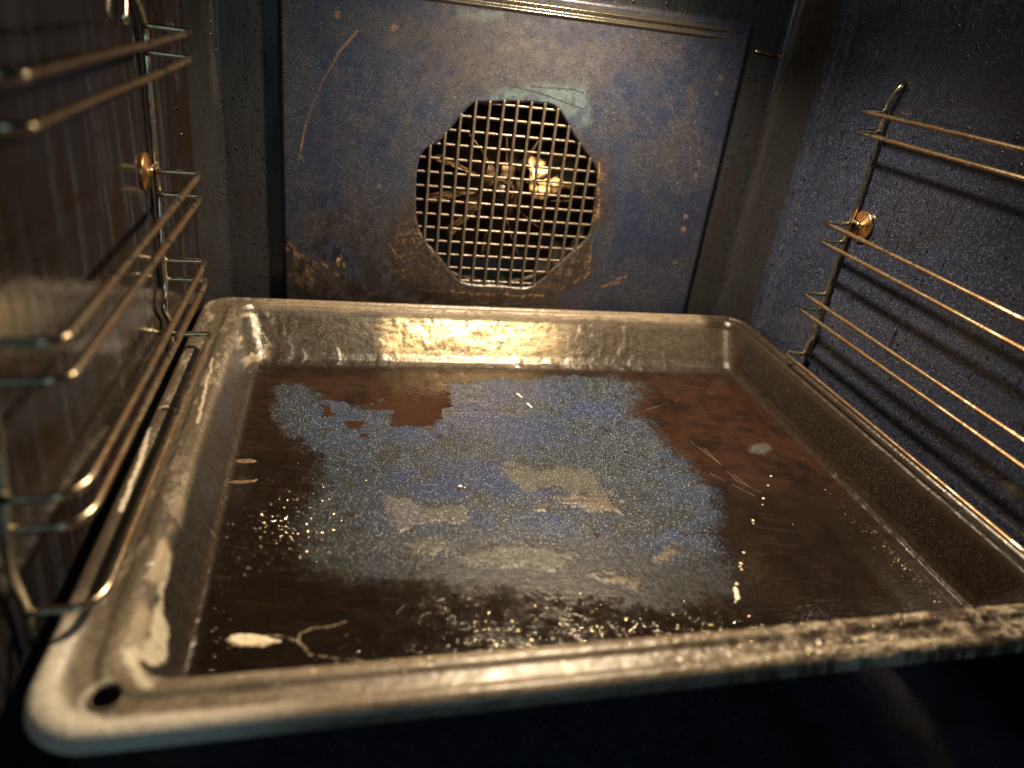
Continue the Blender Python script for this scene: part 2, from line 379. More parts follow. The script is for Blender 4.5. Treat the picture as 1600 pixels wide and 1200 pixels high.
# ---- rear fan cover: raised enamel panel with an opening
POLY = mm(OCT)
def smooth_poly(P, n):                                # closed Catmull-Rom, resampled by angle
    pts = []
    m = len(P)
    for i in range(m):
        p0, p1, p2, p3 = [np.array(P[(i + k) % m]) for k in (-1, 0, 1, 2)]
        for t in np.linspace(0, 1, 14, endpoint=False):
            pts.append(.5 * (2 * p1 + (p2 - p0) * t + (2 * p0 - 5 * p1 + 4 * p2 - p3) * t * t + (3 * p1 - p0 - 3 * p2 + p3) * t ** 3))
    pts = np.array(pts); an = np.arctan2(pts[:, 1] - GC.z, pts[:, 0] - GC.x); rr = np.hypot(pts[:, 0] - GC.x, pts[:, 1] - GC.z)
    o = np.argsort(an); an, rr = an[o], rr[o]
    A = np.linspace(-math.pi, math.pi, n, endpoint=False)
    return A, np.interp(A, np.r_[an[-1] - 2 * math.pi, an, an[0] + 2 * math.pi], np.r_[rr[-1], rr, rr[0]])
NA, NR = 1100, 330
A, RH = smooth_poly(POLY, NA)
PX0, PX1, PZ0, PZ1 = -.1495, .1755, .060, .3350
cA, sA = np.cos(A), np.sin(A)
with np.errstate(divide='ignore'):
    TX = np.where(cA > 0, PX1 - GC.x, PX0 - GC.x) / cA; TZ = np.where(sA > 0, PZ1 - GC.z, PZ0 - GC.z) / sA
RO = np.minimum(np.abs(TX), np.abs(TZ))
tt = np.linspace(0, 1, NR)
Rg = RH[:, None] * (1 - tt[None, :]) + RO[:, None] * tt[None, :]
px = (GC.x + cA[:, None] * Rg).ravel(); pz = (GC.z + sA[:, None] * Rg).ravel()
def panel_paint(x, z):
    n1 = fbm(x, z, 35, 1, 5); n2 = fbm(x, z, 160, 2, 5); n3 = fbm(x, z, 600, 3, 3)
    c = np.tile(np.array([.014, .0190, .044]), (len(x), 1))
    c = mixc(c, (.027, .028, .036), sm(.40, .66, n1) * .6)
    fl = .50 + .35 * (n1 - .5) * 2; rough = .36 + .1 * (n2 - .5); grain = .45 + 0 * x; crk = 0 * x
    wx, wz = x + .006 * (n1 - .5), z + .006 * (n2 - .5)
    # swirled greyish grease film over the upper part
    ang = np.hypot((x - .02) * .8, z - .21); sw = fbm(ang * 6, np.arctan2(z - .2, x - .01) * .6, 30, 9, 4)
    hz = sm(.022, -.020, poly_sd(wx, wz, mm(HAZE))) * (.35 + .9 * sw)
    c = mixc(c, (.062, .052, .043), hz * .45); fl -= hz * .35
    c = mixc(c, (.034, .031, .030), sm(.45, .75, sw) * .35 * sm(.20, .27, z))
    # window reflection painted as a bluish patch above the opening
    te = sm(.004, -.005, poly_sd(wx, wz, mm(TEAL))); c = mixc(c, (.060, .088, .105), te * (.35 + .6 * sm(.35, .6, n2)))
    for L in ([(0.005, .2755), (.030, .272), (.0595, .2652)], [(.02, .2765), (.05, .2775), (.058, .276)]):
        d, _ = seg_dist(x, z, L); c = mixc(c, (.012, .012, .014), sm(.0008, .0003, d) * .8)
    te2 = sm(.002, -.002, poly_sd(wx, wz, mm(TEALTOP))); c = mixc(c, (.075, .10, .11), te2 * .6)  # streak of reflected daylight, painted below the top bead
    # burnt brown crust round the lower half of the opening
    sd = poly_sd(wx, wz, mm(CRUST)) + .010 * (n2 - .5) + .007 * (n3 - .5) + .008 * (n1 - .5); soft_ = .0022 + .006 * sm(.17, .22, z); cm = sm(soft_, -soft_, sd); halo = sm(.016, .0, sd) * sm(.35, .65, n2) * (1 - cm); c = mixc(c, (.034, .024, .016), halo * .8); fl = fl * (1 - halo * .4)
    c = mixc(c, (.036, .026, .017), cm * .93); c = mixc(c, (.120, .080, .042), cm * sm(.54, .68, n3 * .6 + n2 * .4) * .75)
    c = mixc(c, (.018, .012, .009), cm * sm(.52, .40, n3) * .7)
    edge = sm(.0016, .0002, np.abs(sd + .001)) * sm(.45, .6, fbm(x, z, 90, 21, 3)) * (z < .225)
    c = mixc(c, (.17, .105, .050), edge * .45); fl = fl * (1 - cm * .65); grain += cm * .5
    low = sm(.145, .122, z) * sm(.09, .06, x); c = mixc(c, (.040, .028, .020), low * sm(.35, .6, n2) * .9); fl -= low * .2
    # dirty lower left corner
    cb = sm(.010, -.008, poly_sd(wx, wz, mm(CORNERB)) + .014 * (n1 - .5)); c = mixc(c, (.036, .026, .020), cb * .85); fl *= 1 - cb * .6
    cl = sm(.165, .13, z) * sm(-.09, -.12, x) * sm(.42, .58, n2); c = mixc(c, (.045, .038, .034), cl * .8)
    for L in OCHRE:
        d, t = seg_dist(wx, wz, mm(L)); st = fbm(x * .5 + z, x - z, 420, 31, 3)
        c = mixc(c, (.30, .17, .065), sm(.0010, .0002, d) * sm(.42, .58, st) * .7)
    rs = np.random.default_rng(3)
    for k in range(26):                               # fine ochre scraping strands in the corner
        x0, z0 = -.150 + rs.uniform(0, .012), .158 - rs.uniform(0, .03); L_ = rs.uniform(.010, .035); a = -.95 + rs.uniform(-.15, .15)
        P = [(x0, z0), (x0 + L_ * .5 * math.cos(a), z0 + L_ * .5 * math.sin(a)), (x0 + L_ * math.cos(a + .15), z0 + L_ * math.sin(a + .15))]
        d, _ = seg_dist(x, z, P); c = mixc(c, (.26, .15, .06), sm(.0006, .0002, d) * rs.uniform(.3, .9) * sm(.35, .6, n3))
    for (sx, sz, r, k) in ((-.1093, .1425, .0045, .95), (-.106, .139, .003, .8)):
        d = np.hypot((x - sx) * 1.6, (z - sz) * .7); c = mixc(c, (.42, .27, .11), sm(r, r * .3, d) * sm(.4, .6, fbm(x, z, 500, 5, 3)) * k)
    # thin branching cracks in the soot, lower left
    for k, L in enumerate(([(-.098, .170), (-.094, .160), (-.097, .150), (-.092, .140), (-.094, .128)], [(-.085, .168), (-.083, .160), (-.088, .152), (-.086, .142), (-.080, .132)],
              [(-.110, .172), (-.104, .168), (-.098, .170)], [(-.076, .140), (-.074, .130), (-.066, .122)])):
        d, _ = seg_dist(x + .003 * (n2 - .5), z + .003 * (n3 - .5), L); c = mixc(c, (.008, .007, .008), sm(.0007, .0003, d) * .85)
    d, t = seg_dist(wx * .3 + x * .7, z, mm(ARC)); c = mixc(c, (.17, .105, .050), sm(.0010, .0003, d) * (.5 + .3 * np.cos(t * 6)))
    for i, (sx, sz) in enumerate(mm(SPOTS)):
        d = np.hypot(x - sx, z - sz); c = mixc(c, (.20, .115, .065) if i < 2 or i in (7, 8) else (.13, .11, .095), sm(.0030, .0004, d + .003 * (n3 - .5)) * (.75 if i < 2 or i in (7, 8) else .45))
    grime = sm(-.055, -.09, x) * sm(.215, .15, z); gd = sm(.50, .62, fbm(x, z * .6, 300, 52, 3)) * grime; c = mixc(c, (.006, .005, .005), gd * .9); fl = fl * (1 - .6 * gd)
    c = mixc(c, (.024, .019, .017), grime * sm(.4, .6, n1) * .7); sp_ = sm(.155, .128, z) * sm(.02, -.05, x) * sm(.44, .56, n2); c = mixc(c, (.008, .006, .005), sp_ * .8); fl = fl * (1 - .6 * sp_)
    rad = np.hypot(x - .030, (z - .200) * 1.05); arcs = sm(.60, .70, fbm(rad, np.arctan2(z - .2, x - .03) * .03, 260, 53, 3)) * sm(.05, .02, np.abs(rad - .125)) * sm(.20, .24, z)
    c = mixc(c, (.055, .047, .040), arcs * .28)
    dk = sm(.80, .88, fbm(x, z, 420, 51, 2)); c = mixc(c, (.010, .009, .010), dk * .8)
    vs = sm(.60, .75, fbm(x, z * .12, 220, 61, 3)); c = mixc(c, (.05, .042, .035), vs * .15)
    return c, np.clip(fl, 0, 1), np.clip(rough, .1, 1), np.clip(grain, 0, 1), crk
c, fl, ro, gr, ck = panel_paint(px, pz)
d_edge = (RO[:, None] - Rg).ravel()
roll = np.minimum(np.minimum(px - PX0, PX1 - px), np.minimum(PZ1 - pz, 1))
py = GC.y + .0022 * np.clip(1 - roll / .0035, 0, 1) ** 2 + .0015 * (np.clip(1 - (Rg - RH[:, None]).ravel() / .002, 0, 1)) ** 2
crd = poly_sd(px, pz, mm(CRUST)); py -= .0004 * sm(.004, -.012, crd) * fbm(px, pz, 300, 71, 4)
py -= .0004 * (fbm(px, pz, 40, 77, 3) - .5)
fan_cover = mesh('fan_cover', np.stack([px, py, pz], 1), grid_faces(NA, NR, True)[:, ::-1].copy(), M_PANEL, oven, True, OO,
                 dict(paint=c, fleck=fl, rough=ro, grain=gr, crackle=ck))
fan_cover['label'] = 'raised speckled dark blue back panel with burnt brown ring round its grille'
# turned-back edge of the cover
def ring_strip(name, loop, y0, y1, mat):
    V = []
    for (x, z) in loop: V += [(x, y0, z), (x, y1, z)]
    return mesh(name, V, grid_faces(len(loop), 2, True), mat, fan_cover, False, (0, 0, 0) if False else OO)
e = ring_strip('cover_edge', [(PX0, PZ0), (PX1, PZ0), (PX1, PZ1), (PX0, PZ1)], GC.y + .0022, YB - .0005, M_BACK)
e.location = (0, 0, 0)
# stamped double bead along the top of the cover: catches the lamp
xs = np.linspace(PX0 + .006, PX1 - .006, 60); prof = []
for k in range(61):
    z = .3190 + .0140 * k / 60
    prof.append((GC.y + .0004 - .0024 * math.exp(-((z - .3228) / .0016) ** 2) - .0026 * math.exp(-((z - .3275) / .0016) ** 2) + .0012 * (abs(k - 30) > 29), z))
bead = mesh('top_bead', [(x, y + .003 * (1 - min(1, i / 8, (59 - i) / 8)) ** 2, z) for i, x in enumerate(xs) for (y, z) in prof], grid_faces(60, 61), M_BEAD, fan_cover, True, OO)

# ---- grille: welded wire mesh just behind the opening
PI_ = smooth_poly(POLY, 720)
def inside(x, z, m=.0015):
    a = math.atan2(z - GC.z, x - GC.x); r = np.interp(a, PI_[0], PI_[1], period=2 * math.pi); return math.hypot(x - GC.x, z - GC.z) < r + m
def span(fix, horiz):
    vals = [v for v in np.linspace(-.09, .09, 721) if inside(*((GC.x + v, fix) if horiz else (fix, GC.z + v)))]
    return (vals[0], vals[-1]) if vals else None
PITCH_X, PITCH_Z = .0099, .0101
for k in range(-7, 8):
    x = .0017 + k * PITCH_X; s = span(x, False)
    if s and s[1] - s[0] > .01:
        tube('grille_wire', [Vector((x + .0002 * math.sin(k), GC.y + .0014, GC.z + s[0] - .001)), Vector((x, GC.y + .0014, GC.z + s[1] + .001))], .00120, M_GRILLE, fan_cover, OO, 8, .12, .003)
    z = .2015 + k * PITCH_Z; s = span(z, True)
    if s and s[1] - s[0] > .01:
        tube('grille_wire', [Vector((GC.x + s[0] - .001, GC.y + .0034, z)), Vector((GC.x + s[1] + .001, GC.y + .0034, z + .0002 * math.cos(k)))], .00112, M_GRILLE, fan_cover, OO, 8, .12, .003)

# ---- fan chamber, heating ring and fan
lathe('fan_chamber', [(.088, 0), (.090, .004), (.090, .046), (.086, .050), (.001, .050)], (GC.x, YB, GC.z), M_CHAM, oven, 'y', 48)
def ringpts(r, y, n=64): return [Vector((GC.x + r * math.cos(2 * math.pi * k / n), y, GC.z + r * math.sin(2 * math.pi * k / n))) for k in range(n + 1)]
tube('heating_element', ringpts(.0780, YB + .022), .0034, M_HEAT, oven, OO, 12, .03)
fan = lathe('fan', [(.0001, .008), (.007, .008), (.0085, .011), (.010, .022), (.020, .032), (.058, .036), (.058, .037), (.0001, .038)], (GC.x, YB, GC.z), M_FAN, oven, 'y', 48)
for k in range(11):                                   # wide bent blades on the disc
    a = 2 * math.pi * k / 11 + .33; V = []
    for i in range(9):
        q = i / 8; r = .020 + .036 * q; an = a + .12 * q
        for hh in range(5):
            w = hh / 4; y = YB + .034 - .021 * w; tw = .06 * w
            V.append((GC.x + r * math.cos(an + tw), y, GC.z + r * math.sin(an + tw)))
    bl = mesh('fan_blade', V, grid_faces(9, 5), M_FAN, fan, True, OO)
    md = bl.modifiers.new('t', 'SOLIDIFY'); md.thickness = .0008
V = []
for i in range(9):
    for j in range(6):
        u, w = i / 8 - .5, j / 5 - .5
        n_ = Vector((-.10 + .5 * u, -.84, .54 - .35 * w)).normalized(); V.append(((.052 if w < .2 else .049) + .040 * u, YB + .019 + .0160 * w + .003 * u + .003 * math.sin(5 * u), .2140 + .028 * w + .006 * u + .003 * math.sin(7 * u)))
br = mesh('amber_reflector', V, grid_faces(9, 6), M_REFLECTOR, oven, True, OO); md = br.modifiers.new('t', 'SOLIDIFY'); md.thickness = .001  # added plate, tilted to throw lamp light out as the amber glow
lathe('hub_nut', [(.0001, -.004), (.005, -.004), (.006, -.002), (.006, .006)], (GC.x - .003, YB, GC.z + .004), M_HEAT, fan, 'y', 6)

# ---- small fittings of the cavity
tube('temperature_probe', [Vector((.184, .303, .3170)), Vector((.2035, .303, .3155))], .0007, M_BRASS, oven, OO, 8, 0)
lathe('probe_tip', [(.0001, 0), (.0010, .0004), (.0014, .0014), (.0010, .0024), (.0001, .0028)], (.2030, .303, .3155), M_BRASS, oven, 'x', 14)
def slot_mark(y, z, h):
    V = []; n = 14
    for i in range(n):
        q = i / (n - 1)
        for j in range(7):
            w = j / 6 * 2 - 1
            V.append((XR - .0012 * math.sqrt(max(0, 1 - w * w)) * min(1, 6 * q, 6 * (1 - q)) - .0001, y + w * .0016, z + h * q))
    mesh('stamped_rib', V, grid_faces(n, 7), M_WR, oven, True, OO)
slot_mark(.1195, .158, .022)

# ================================================================ SIDE RACKS
ZL = [.2923, .2801, .2218, .2095, .1722, .1610, .1268]
def rack(side):
    s = 1 if side > 0 else -1
    xw = .205 if s > 0 else -.183; xp = .2206 if s > 0 else -.2045; wall = XR if s > 0 else XL
    yt, yf = .1903, -.030; yp = .187 if s > 0 else .188
    root = link('side_rack', None, loc=(xp, (yt + yf) / 2, .12))
    props(root, 'right wire shelf rack standing clear against the blue speckled wall, its shadows below it' if s > 0 else
          'left wire shelf rack in front of the brown greasy wall, nearest wires out of focus', 'shelf rack', 'wire shelf racks on the oven walls')
    O = tuple(root.location)
    dx = xw - xp
    # back post with its cranked ends
    if s > 0:
        pp = [(wall - .0010, .1836, .3118), (xp, .1853, .3050), (xp - .0006, .1880, .2985), (xp, .1880, .2917), (xp, .1870, .2350), (xp, .1880, .2000), (xp, .1885, .1600), (xp - .001, .1870, .1500),
              (xp + .0012, .1860, .1440), (xp + .0008, .1900, .1350), (xp, .1903, .1290), (xp, .1895, .1150)]
    else:
        pp = [(xp, .1560, .2950), (xp, .1630, .3100), (xp, .1740, .3120), (xp, .1880, .3010), (xp, .1940, .2914), (xp, .1916, .2754), (xp, .1900, .2213), (xp, .1910, .2103), (xp, .1860, .1838), (xp, .1845, .1580), (xp, .1765, .1473), (xp, .1875, .1368), (xp, .1875, .116)]
    tube('post', spline([Vector(q) for q in pp], .004), .0017, M_CHROME, root, O, 14, .02)
    xf = xp
    fp = [(xf, -.0330, .3050), (xf, -.0310, .2940), (xf, -.0305, .1900), (xf, -.0350, .1733), (xf, -.0395, .1577), (xf, -.0403, .1440), (xf, -.0369, .1290), (xf, -.0372, .1130)]
    tube('post', spline([Vector(q) for q in fp], .004), .0017, M_CHROME, root, O, 14, .02)
    for i, z in enumerate(ZL):
        ypb = .187
        ypf = -.0325 if z > .19 else -.0375
        w = lambda k: random.uniform(-k, k)
        P = [Vector((xp - .002 * s * 0, ypb, z + .0012)), Vector((xw + .002 * s, yt + .0004 * (1 if s > 0 else 1), z + .0008)), Vector((xw, yt - .002, z)),
             Vector((xw + w(.0003), .10, z + w(.0004))), Vector((xw + w(.0003), .03, z + w(.0004))), Vector((xw, yf + .002, z)), Vector((xw + .004 * s, ypf + .0015, z + .0002)), Vector((xp, ypf, z))]
        if s < 0: P[1] = Vector((xw - .001, yt + .0002, z + .0006))
        tube('rail', spline(P, .006, 9), .0014 if s > 0 else .0016, M_RAIL, root, O, 12, .02, .003)
    # round mounting washer and its screw
    if s > 0: wy, wz = .1785, .2245
    else: wy, wz = .1765, .2246
    h = -s
    lathe('mounting_washer', [(.0001, .0034 * h), (.0022, .0034 * h), (.0024, .0026 * h), (.0094, .0024 * h), (.0100, .0016 * h), (.0096, .0002 * h)], (wall, wy, wz), M_BRASS, root, 'x', 28, O)
    tube('mounting_hook', spline([Vector((wall - .003 * s, wy, wz + .0004)), Vector((xp + .0002 * s, wy + .004, wz + .001)), Vector((xp, wy + .0095, wz + .0015))], .002), .0012, M_CHROME, root, O, 10)
    return root
rack(1); rack(-1)

# ================================================================ BAKING TRAY
ZR, ZF = .118, .0840
QFL, QFR, QBR, QBL = (-.1985, -.0825), (.2225, -.0690), (.2190, .2835), (-.2005, .2785)
TWX, TWY = .4200, .3580
def warp(u, v):                                       # local rectangle -> slightly skewed place in the oven
    a = u / TWX + .5; b = v / TWY + .5
    x = (QFL[0] * (1 - a) + QFR[0] * a) * (1 - b) + (QBL[0] * (1 - a) + QBR[0] * a) * b
    y = (QFL[1] * (1 - a) + QFR[1] * a) * (1 - b) + (QBL[1] * (1 - a) + QBR[1] * a) * b
    return x, y
tray = link('baking_tray', None, loc=(.011, .10, ZF))
props(tray, 'deep enamelled baking tray with burnt brown grease and a blue worn patch', 'baking tray')
TO = tuple(tray.location)
NS, NC = 420, 46                                      # points per side, per corner
def contour(d, k):                                    # k 0..1 from the outer edge to the inner fold: corners tighten
    rb, rf = .0185 * (1 - k) + .0100 * k, .0230 * (1 - k) + .0170 * k; P = []
    SH = lambda side: float(np.interp(d, *SHIFT[side]))
    X0, X1, Y0, Y1 = -TWX / 2 + d - SH('left'), TWX / 2 - d + SH('right'), -TWY / 2 + d, TWY / 2 - d + SH('back')
    cs = [(X1, Y0, -1, 1, rf, -math.pi / 2), (X1, Y1, -1, -1, rb, 0), (X0, Y1, 1, -1, rb, math.pi / 2), (X0, Y0, 1, 1, rf, math.pi)]
    cen = [(x + sx * r, y + sy * r, r, a) for x, y, sx, sy, r, a in cs]
    for i, (ox, oy, r, a0) in enumerate(cen):
        for q in range(NC):
            a = a0 + math.pi / 2 * q / NC; P.append((ox + r * math.cos(a), oy + r * math.sin(a)))
        a = a0 + math.pi / 2; nxo, nyo, nr, _ = cen[(i + 1) % 4]
        sx, sy, ex, ey = ox + r * math.cos(a), oy + r * math.sin(a), nxo + nr * math.cos(a), nyo + nr * math.sin(a)
        for q in range(NS): P.append((sx + (ex - sx) * q / NS, sy + (ey - sy) * q / NS))
    return np.array(P)
# the pressing is not the same on every side: narrower rim at the back and right, steeper right wall
SHIFT = dict(back=([0, .003, .0212, .024, .033, .0375, .046], [0, 0, .0088, .0090, .0005, -.004, -.005]),
             right=([0, .003, .0212, .024, .0330, .0375, .046], [0, 0, .0062, .0075, .0140, .0150, .0150]),
             left=([0, .003, .0212, .024, .0375, .046], [0, 0, -.0040, -.0040, 0, 0]))
BACK = SHIFT['back']
def prof_z(d):
    k = [(0, -.0052), (.0003, -.0028), (.0010, -.0009), (.0025, .0003), (.0042, .0007), (.0062, .0003), (.0080, -.0008), (.0140, -.0009), (.0160, .0003), (.0178, .0004), (.0192, .0), (.0212, -.0008), (.0228, -.0030), (.0240, -.0062), (.0330, -.0275), (.0350, -.0312), (.0375, -.0334), (.041, -.0339), (.046, -.0341)]
    return np.interp(d, [a for a, b in k], [b for a, b in k])
def rings(dl): return np.stack([contour(d, min(1, d / .0212)) for d in dl], 1)     # (n, m, 2)
def floor_paint(x, y):
    n1 = fbm(x, y, 30, 101, 5); n2 = fbm(x, y, 130, 102, 5); n3 = fbm(x, y, 620, 103, 3)
    hs = fbm(x * .35, y, 240, 104, 4)                  # wiping marks, left to right
    wx = x + .014 * (n1 - .5) + .010 * (n2 - .5); wy = y + .012 * (n1 - .5) + .009 * (fbm(x, y, 140, 105, 4) - .5)
    c = np.tile(np.array([.0090, .0053, .0034]), (len(x), 1)); rough = .125 + .05 * (n2 - .5); fl = .02 + 0 * x; grain = .15 + 0 * x; crk = 0 * x
    c = mixc(c, (.0150, .0088, .0052), sm(.45, .65, n1) * .7)
    c = mixc(c, (.016, .010, .007), sm(.50, .66, n2) * .5)
    for L in (REDBROWN, REDBROWN2):
        m = sm(.020, -.014, poly_sd(wx, wy, mm(L))); c = mixc(c, (.031, .0135, .0072), m * sm(.25, .7, .5 * n1 + .5 * n2) * (1 + .7 * (hs - .5))); rough = rough - m * .01
    dl = sm(.012, -.010, poly_sd(wx, wy, mm(DARKLEFT))); c = mixc(c, (.0085, .0058, .0042), dl * .9); crk = dl * sm(.45, .6, n1 * .5 + .5 * fbm(x, y, 50, 110, 2)); rough += dl * .01
    # worn through to the blue enamel
    sd = poly_sd(wx, wy, mm(PATCH)); sd = sd + .007 * (fbm(x, y, 200, 120, 3) - .5); fe = .0030 + .006 * sm(.06, .0, y) + .006 * sm(.07, .10, x) + .004 * sm(-.09, -.12, x) * sm(.16, .10, y); m = sm(fe, -fe, sd + (.004 + fe * .6) * (n3 - .5) + .010 * sm(.06, .0, y) * (hs - .5))
    soft = sm(.02, -.02, sd)
    col = np.tile(np.array([.014, .0235, .048]), (len(x), 1))
    col = mixc(col, (.013, .018, .026), sm(.42, .62, n1) * .8)
    col = mixc(col, (.009, .0095, .008), sm(.52, .66, n2) * .8)
    b = 0
    for L in BLUES: b = np.maximum(b, sm(.006, -.006, poly_sd(wx, wy, mm(L))))
    col = mixc(col, (.008, .0185, .070), b * sm(.62, .38, fbm(x, y, 55, 107, 4)) * .85)
    lowb = sm(.045, .0, y); lowb = sm(.052, .004, y); col = mixc(col, (.0085, .0085, .0078), lowb * .85); lfb = sm(-.080, -.112, x + .02 * (n1 - .5)) * sm(.14, .08, y); col = mixc(col, (.011, .0115, .0085), lfb * .7)
    flk = 0 * x
    for i, L in enumerate(FLAKES):
        k = sm(.0022, -.0022, poly_sd(wx, wy, mm(L)) + .009 * (n2 - .5) + .005 * (n3 - .5))
        cc = (.100, .074, .046) if i in (0, 1, 5, 6) else ((.075, .068, .078) if i in (2,) else (.062, .061, .046))
        col = mixc(col, cc, k * .8); flk = np.maximum(flk, k * (i != 8)); rim_ = sm(.0007, .0002, np.abs(poly_sd(wx, wy, mm(L)) + .004 * (n2 - .5) + .0012)) * sm(.5, .62, n2); col = mixc(col, (.015, .011, .008), rim_ * .8)
    for L in ([(.014, .0745), (.030, .0760), (.046, .0745)], [(-.008, .069), (.004, .0685)], [(-.078, .083), (-.069, .082)], [(-.058, .0375), (-.052, .0362)], [(.018, .0155), (.038, .0150)]):
        d, _ = seg_dist(x + .002 * (n3 - .5), y + .002 * (n2 - .5), L); col = mixc(col, (.012, .007, .005), sm(.0010, .0003, d) * .9)
    c = c * (1 - m[:, None]) + col * m[:, None]
    for (hx, hy, hr, ha) in ((.0675, .0105, .0075, .28), (.030, .0145, .006, .3), (.078, .048, .004, .5), (-.072, .064, .0035, .4), (.055, .176, .003, .7), (-.105, .100, .004, .35)):
        dh = np.hypot(x - hx + .004 * (n2 - .5), (y - hy + .003 * (n3 - .5)) / ha); col = mixc(col, (.010, .0065, .0045), sm(hr, hr * .6, dh) * .9)
    fl = fl + m * (.95 - .70 * lowb - .25 * lfb); rough = rough + m * .26; grain = grain + m * .75; crk = crk * (1 - m)
    isl = 0
    for L in ISLES: isl = np.maximum(isl, sm(.0012, -.0008, poly_sd(x + .006 * (n2 - .5), y + .006 * (n1 - .5), mm(L))))
    sp = sm(.78, .84, fbm(x, y, 110, 111, 4)) * m; isl = np.maximum(isl, sp * .7)
    c = mixc(c, (.034, .016, .009), isl); fl *= 1 - isl; rough -= isl * .22; grain -= isl * .5; m2 = m * (1 - isl)
    k = sm(.0022, -.0025, poly_sd(x, y, mm(SCUFF)) + .006 * (n2 - .5) + .003 * (n3 - .5)); c = mixc(c, (.07, .075, .075), k * .6); fl += k * .6
    # pale wiping scratches
    scr = sm(.63, .74, fbm(x * .16, y + .2 * x, 520, 112, 3)) * sm(.02, -.01, np.abs(sd) - .045)
    c = mixc(c, (.06, .042, .030), scr * .13 * (1 - m * .6))
    for L, w in zip(FOAM[1:], (.0006, .0007, .0005)):   # thin dried veins of cleaner
        d, t = seg_dist(x + .0016 * (n2 - .5), y + .0016 * (n3 - .5), mm(L)); v_ = sm(w, w * .3, d) * (1 - .6 * t) * sm(.25, .5, n3); c = mixc(c, (.42, .34, .23), v_ * .85); rough = rough + .3 * v_
    for L in STREAK_LIGHT:
        d, t = seg_dist(x, y, mm(L)); c = mixc(c, (.16, .13, .11), sm(.0005, .0001, d) * sm(.3, .6, n2) * .6)
    fine = sm(.60, .72, hs); c = mixc(c, (.026, .018, .013), fine * .14 * (1 - m))
    # old crusts along the left foot of the wall
    global DULL, FLK
    FLK = flk * m
    DULL = np.maximum(dl, .45) * (1 - m) + .75 * m
    return c, np.clip(fl, 0, 1), np.clip(rough, .10, 1), np.clip(grain, 0, 1), np.clip(crk, 0, 1), m2
def rim_paint(x, y, d, z):
    n1 = fbm(x, y, 28, 201, 5); n2 = fbm(x + z, y + z, 150, 202, 5); n3 = fbm(x + z * 3, y + z * 2, 700, 203, 3)
    back = sm(.235, .25, y); lft = sm(-.155, -.17, x); rgt = sm(.175, .19, x); frt = sm(-.035, -.05, y)
    along = np.where(np.abs(x - .01) > .175, y, x); acr = np.where(np.abs(x - .01) > .175, x, y)
    st = fbm(along * .05, acr + z, 620, 204, 5, .6)
    c = np.tile(np.array([.20, .160, .115]), (len(x), 1))
    c = mixc(c, (.10, .078, .056), sm(.42, .60, st) * .7); c = mixc(c, (.055, .040, .028), sm(.50, .7, n3 * .5 + n2 * .5) * .5)
    c = mixc(c, (.30, .25, .18), sm(.58, .70, st) * .6)
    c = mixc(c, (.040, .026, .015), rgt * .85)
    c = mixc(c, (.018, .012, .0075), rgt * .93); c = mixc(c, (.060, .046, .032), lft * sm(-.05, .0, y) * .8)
    c = mixc(c, (.085, .064, .043), frt * sm(-.06, .10, x + .05 * (n1 - .5)) * .85); c = c * (1 + .30 * frt * sm(.08, -.04, x))[:, None]  # brown grease at right; lamp glare painted in as a lighter front rim
    wall = sm(.022, .025, d)
    cw = np.tile(np.array([.030, .025, .019]), (len(x), 1)); cw = mixc(cw, (.036, .026, .016), sm(.45, .6, n1))
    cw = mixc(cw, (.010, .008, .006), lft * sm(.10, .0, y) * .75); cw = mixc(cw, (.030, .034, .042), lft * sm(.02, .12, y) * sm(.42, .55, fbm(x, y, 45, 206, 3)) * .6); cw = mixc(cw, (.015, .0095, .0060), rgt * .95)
    cl = sm(-.06, -.02, x) * sm(.10, .06, x) ; cl = sm(-.085, -.066, x + .014 * (n2 - .5) + .01 * (n3 - .5)) * sm(.10, .01, x + .03 * (n1 - .5)); cw = mixc(cw, (.62, .50, .31), back * cl * .85)  # glossy residue film, paled to paint in the lamp highlight
    bx = sm(-.010, .0, x) * sm(.016, .008, x) * sm(-.020, -.014, z - ZR); 
    cw = mixc(cw, (.038, .026, .015), back * sm(.05, .10, x + .03 * (n1 - .5)) * .9)
    bl = sm(-.150, -.162, x) * sm(.20, .235, y) * sm(.52, .60, fbm(x * 1.4 + z, z * 1.2 + y * .4, 260, 220, 4)); cw = mixc(cw, (.55, .46, .30), bl * .8)
    hsx = fbm(x * .12 + .004 * n2, z + .002 * (n2 - .5), 800, 207, 5, .6); cw = mixc(cw, (.050, .030, .014), back * sm(.56, .70, hsx) * .75)
    c = c * (1 - wall[:, None]) + cw * wall[:, None]
    foot = sm(.030, .037, d); c = mixc(c, (.018, .010, .0055), foot * (.8 + .2 * n1))
    fl = .06 + wall * .25 * (.4 + n1) * (1 - .8 * cl * back) - foot * .1 - rgt * .1; rough = .33 + .18 * (n2 - .5) - .07 * back * wall * cl; grain = .6 + .25 * n1
    # off-white smears of half-wiped cleaner on the rim
    sme = sm(.50, .78, fbm(along * .22, acr, 210, 208, 4) * .7 + .3 * fbm(along * .5, acr, 700, 210, 3)) * (1 - wall) * (.35 * lft + 1.25 * frt * sm(.0, .10, x) + .2 * (1 - rgt))
    curd = fbm(x, y, 260, 301, 4) * .6 + .4 * fbm(x, y, 700, 303, 3); cw_ = frt * sm(-.04, .12, x + .06 * (n1 - .5)) * (1 - wall)
    c = mixc(c, (.035, .024, .015), sm(.50, .42, curd) * cw_ * .85); c = mixc(c, (.40, .34, .25), sm(.54, .64, curd) * cw_ * .8)
    c = mixc(c, (.46, .40, .30), sme * .85)
    cor = sm(.060, .020, np.hypot((x + .185) * .7, y + .074)) * (1 - wall) * sm(.011, .006, d + .004 * (n1 - .5)); c = mixc(c, (.82, .76, .66), cor * .92)  # worn white corner with lamp glare painted into the colour
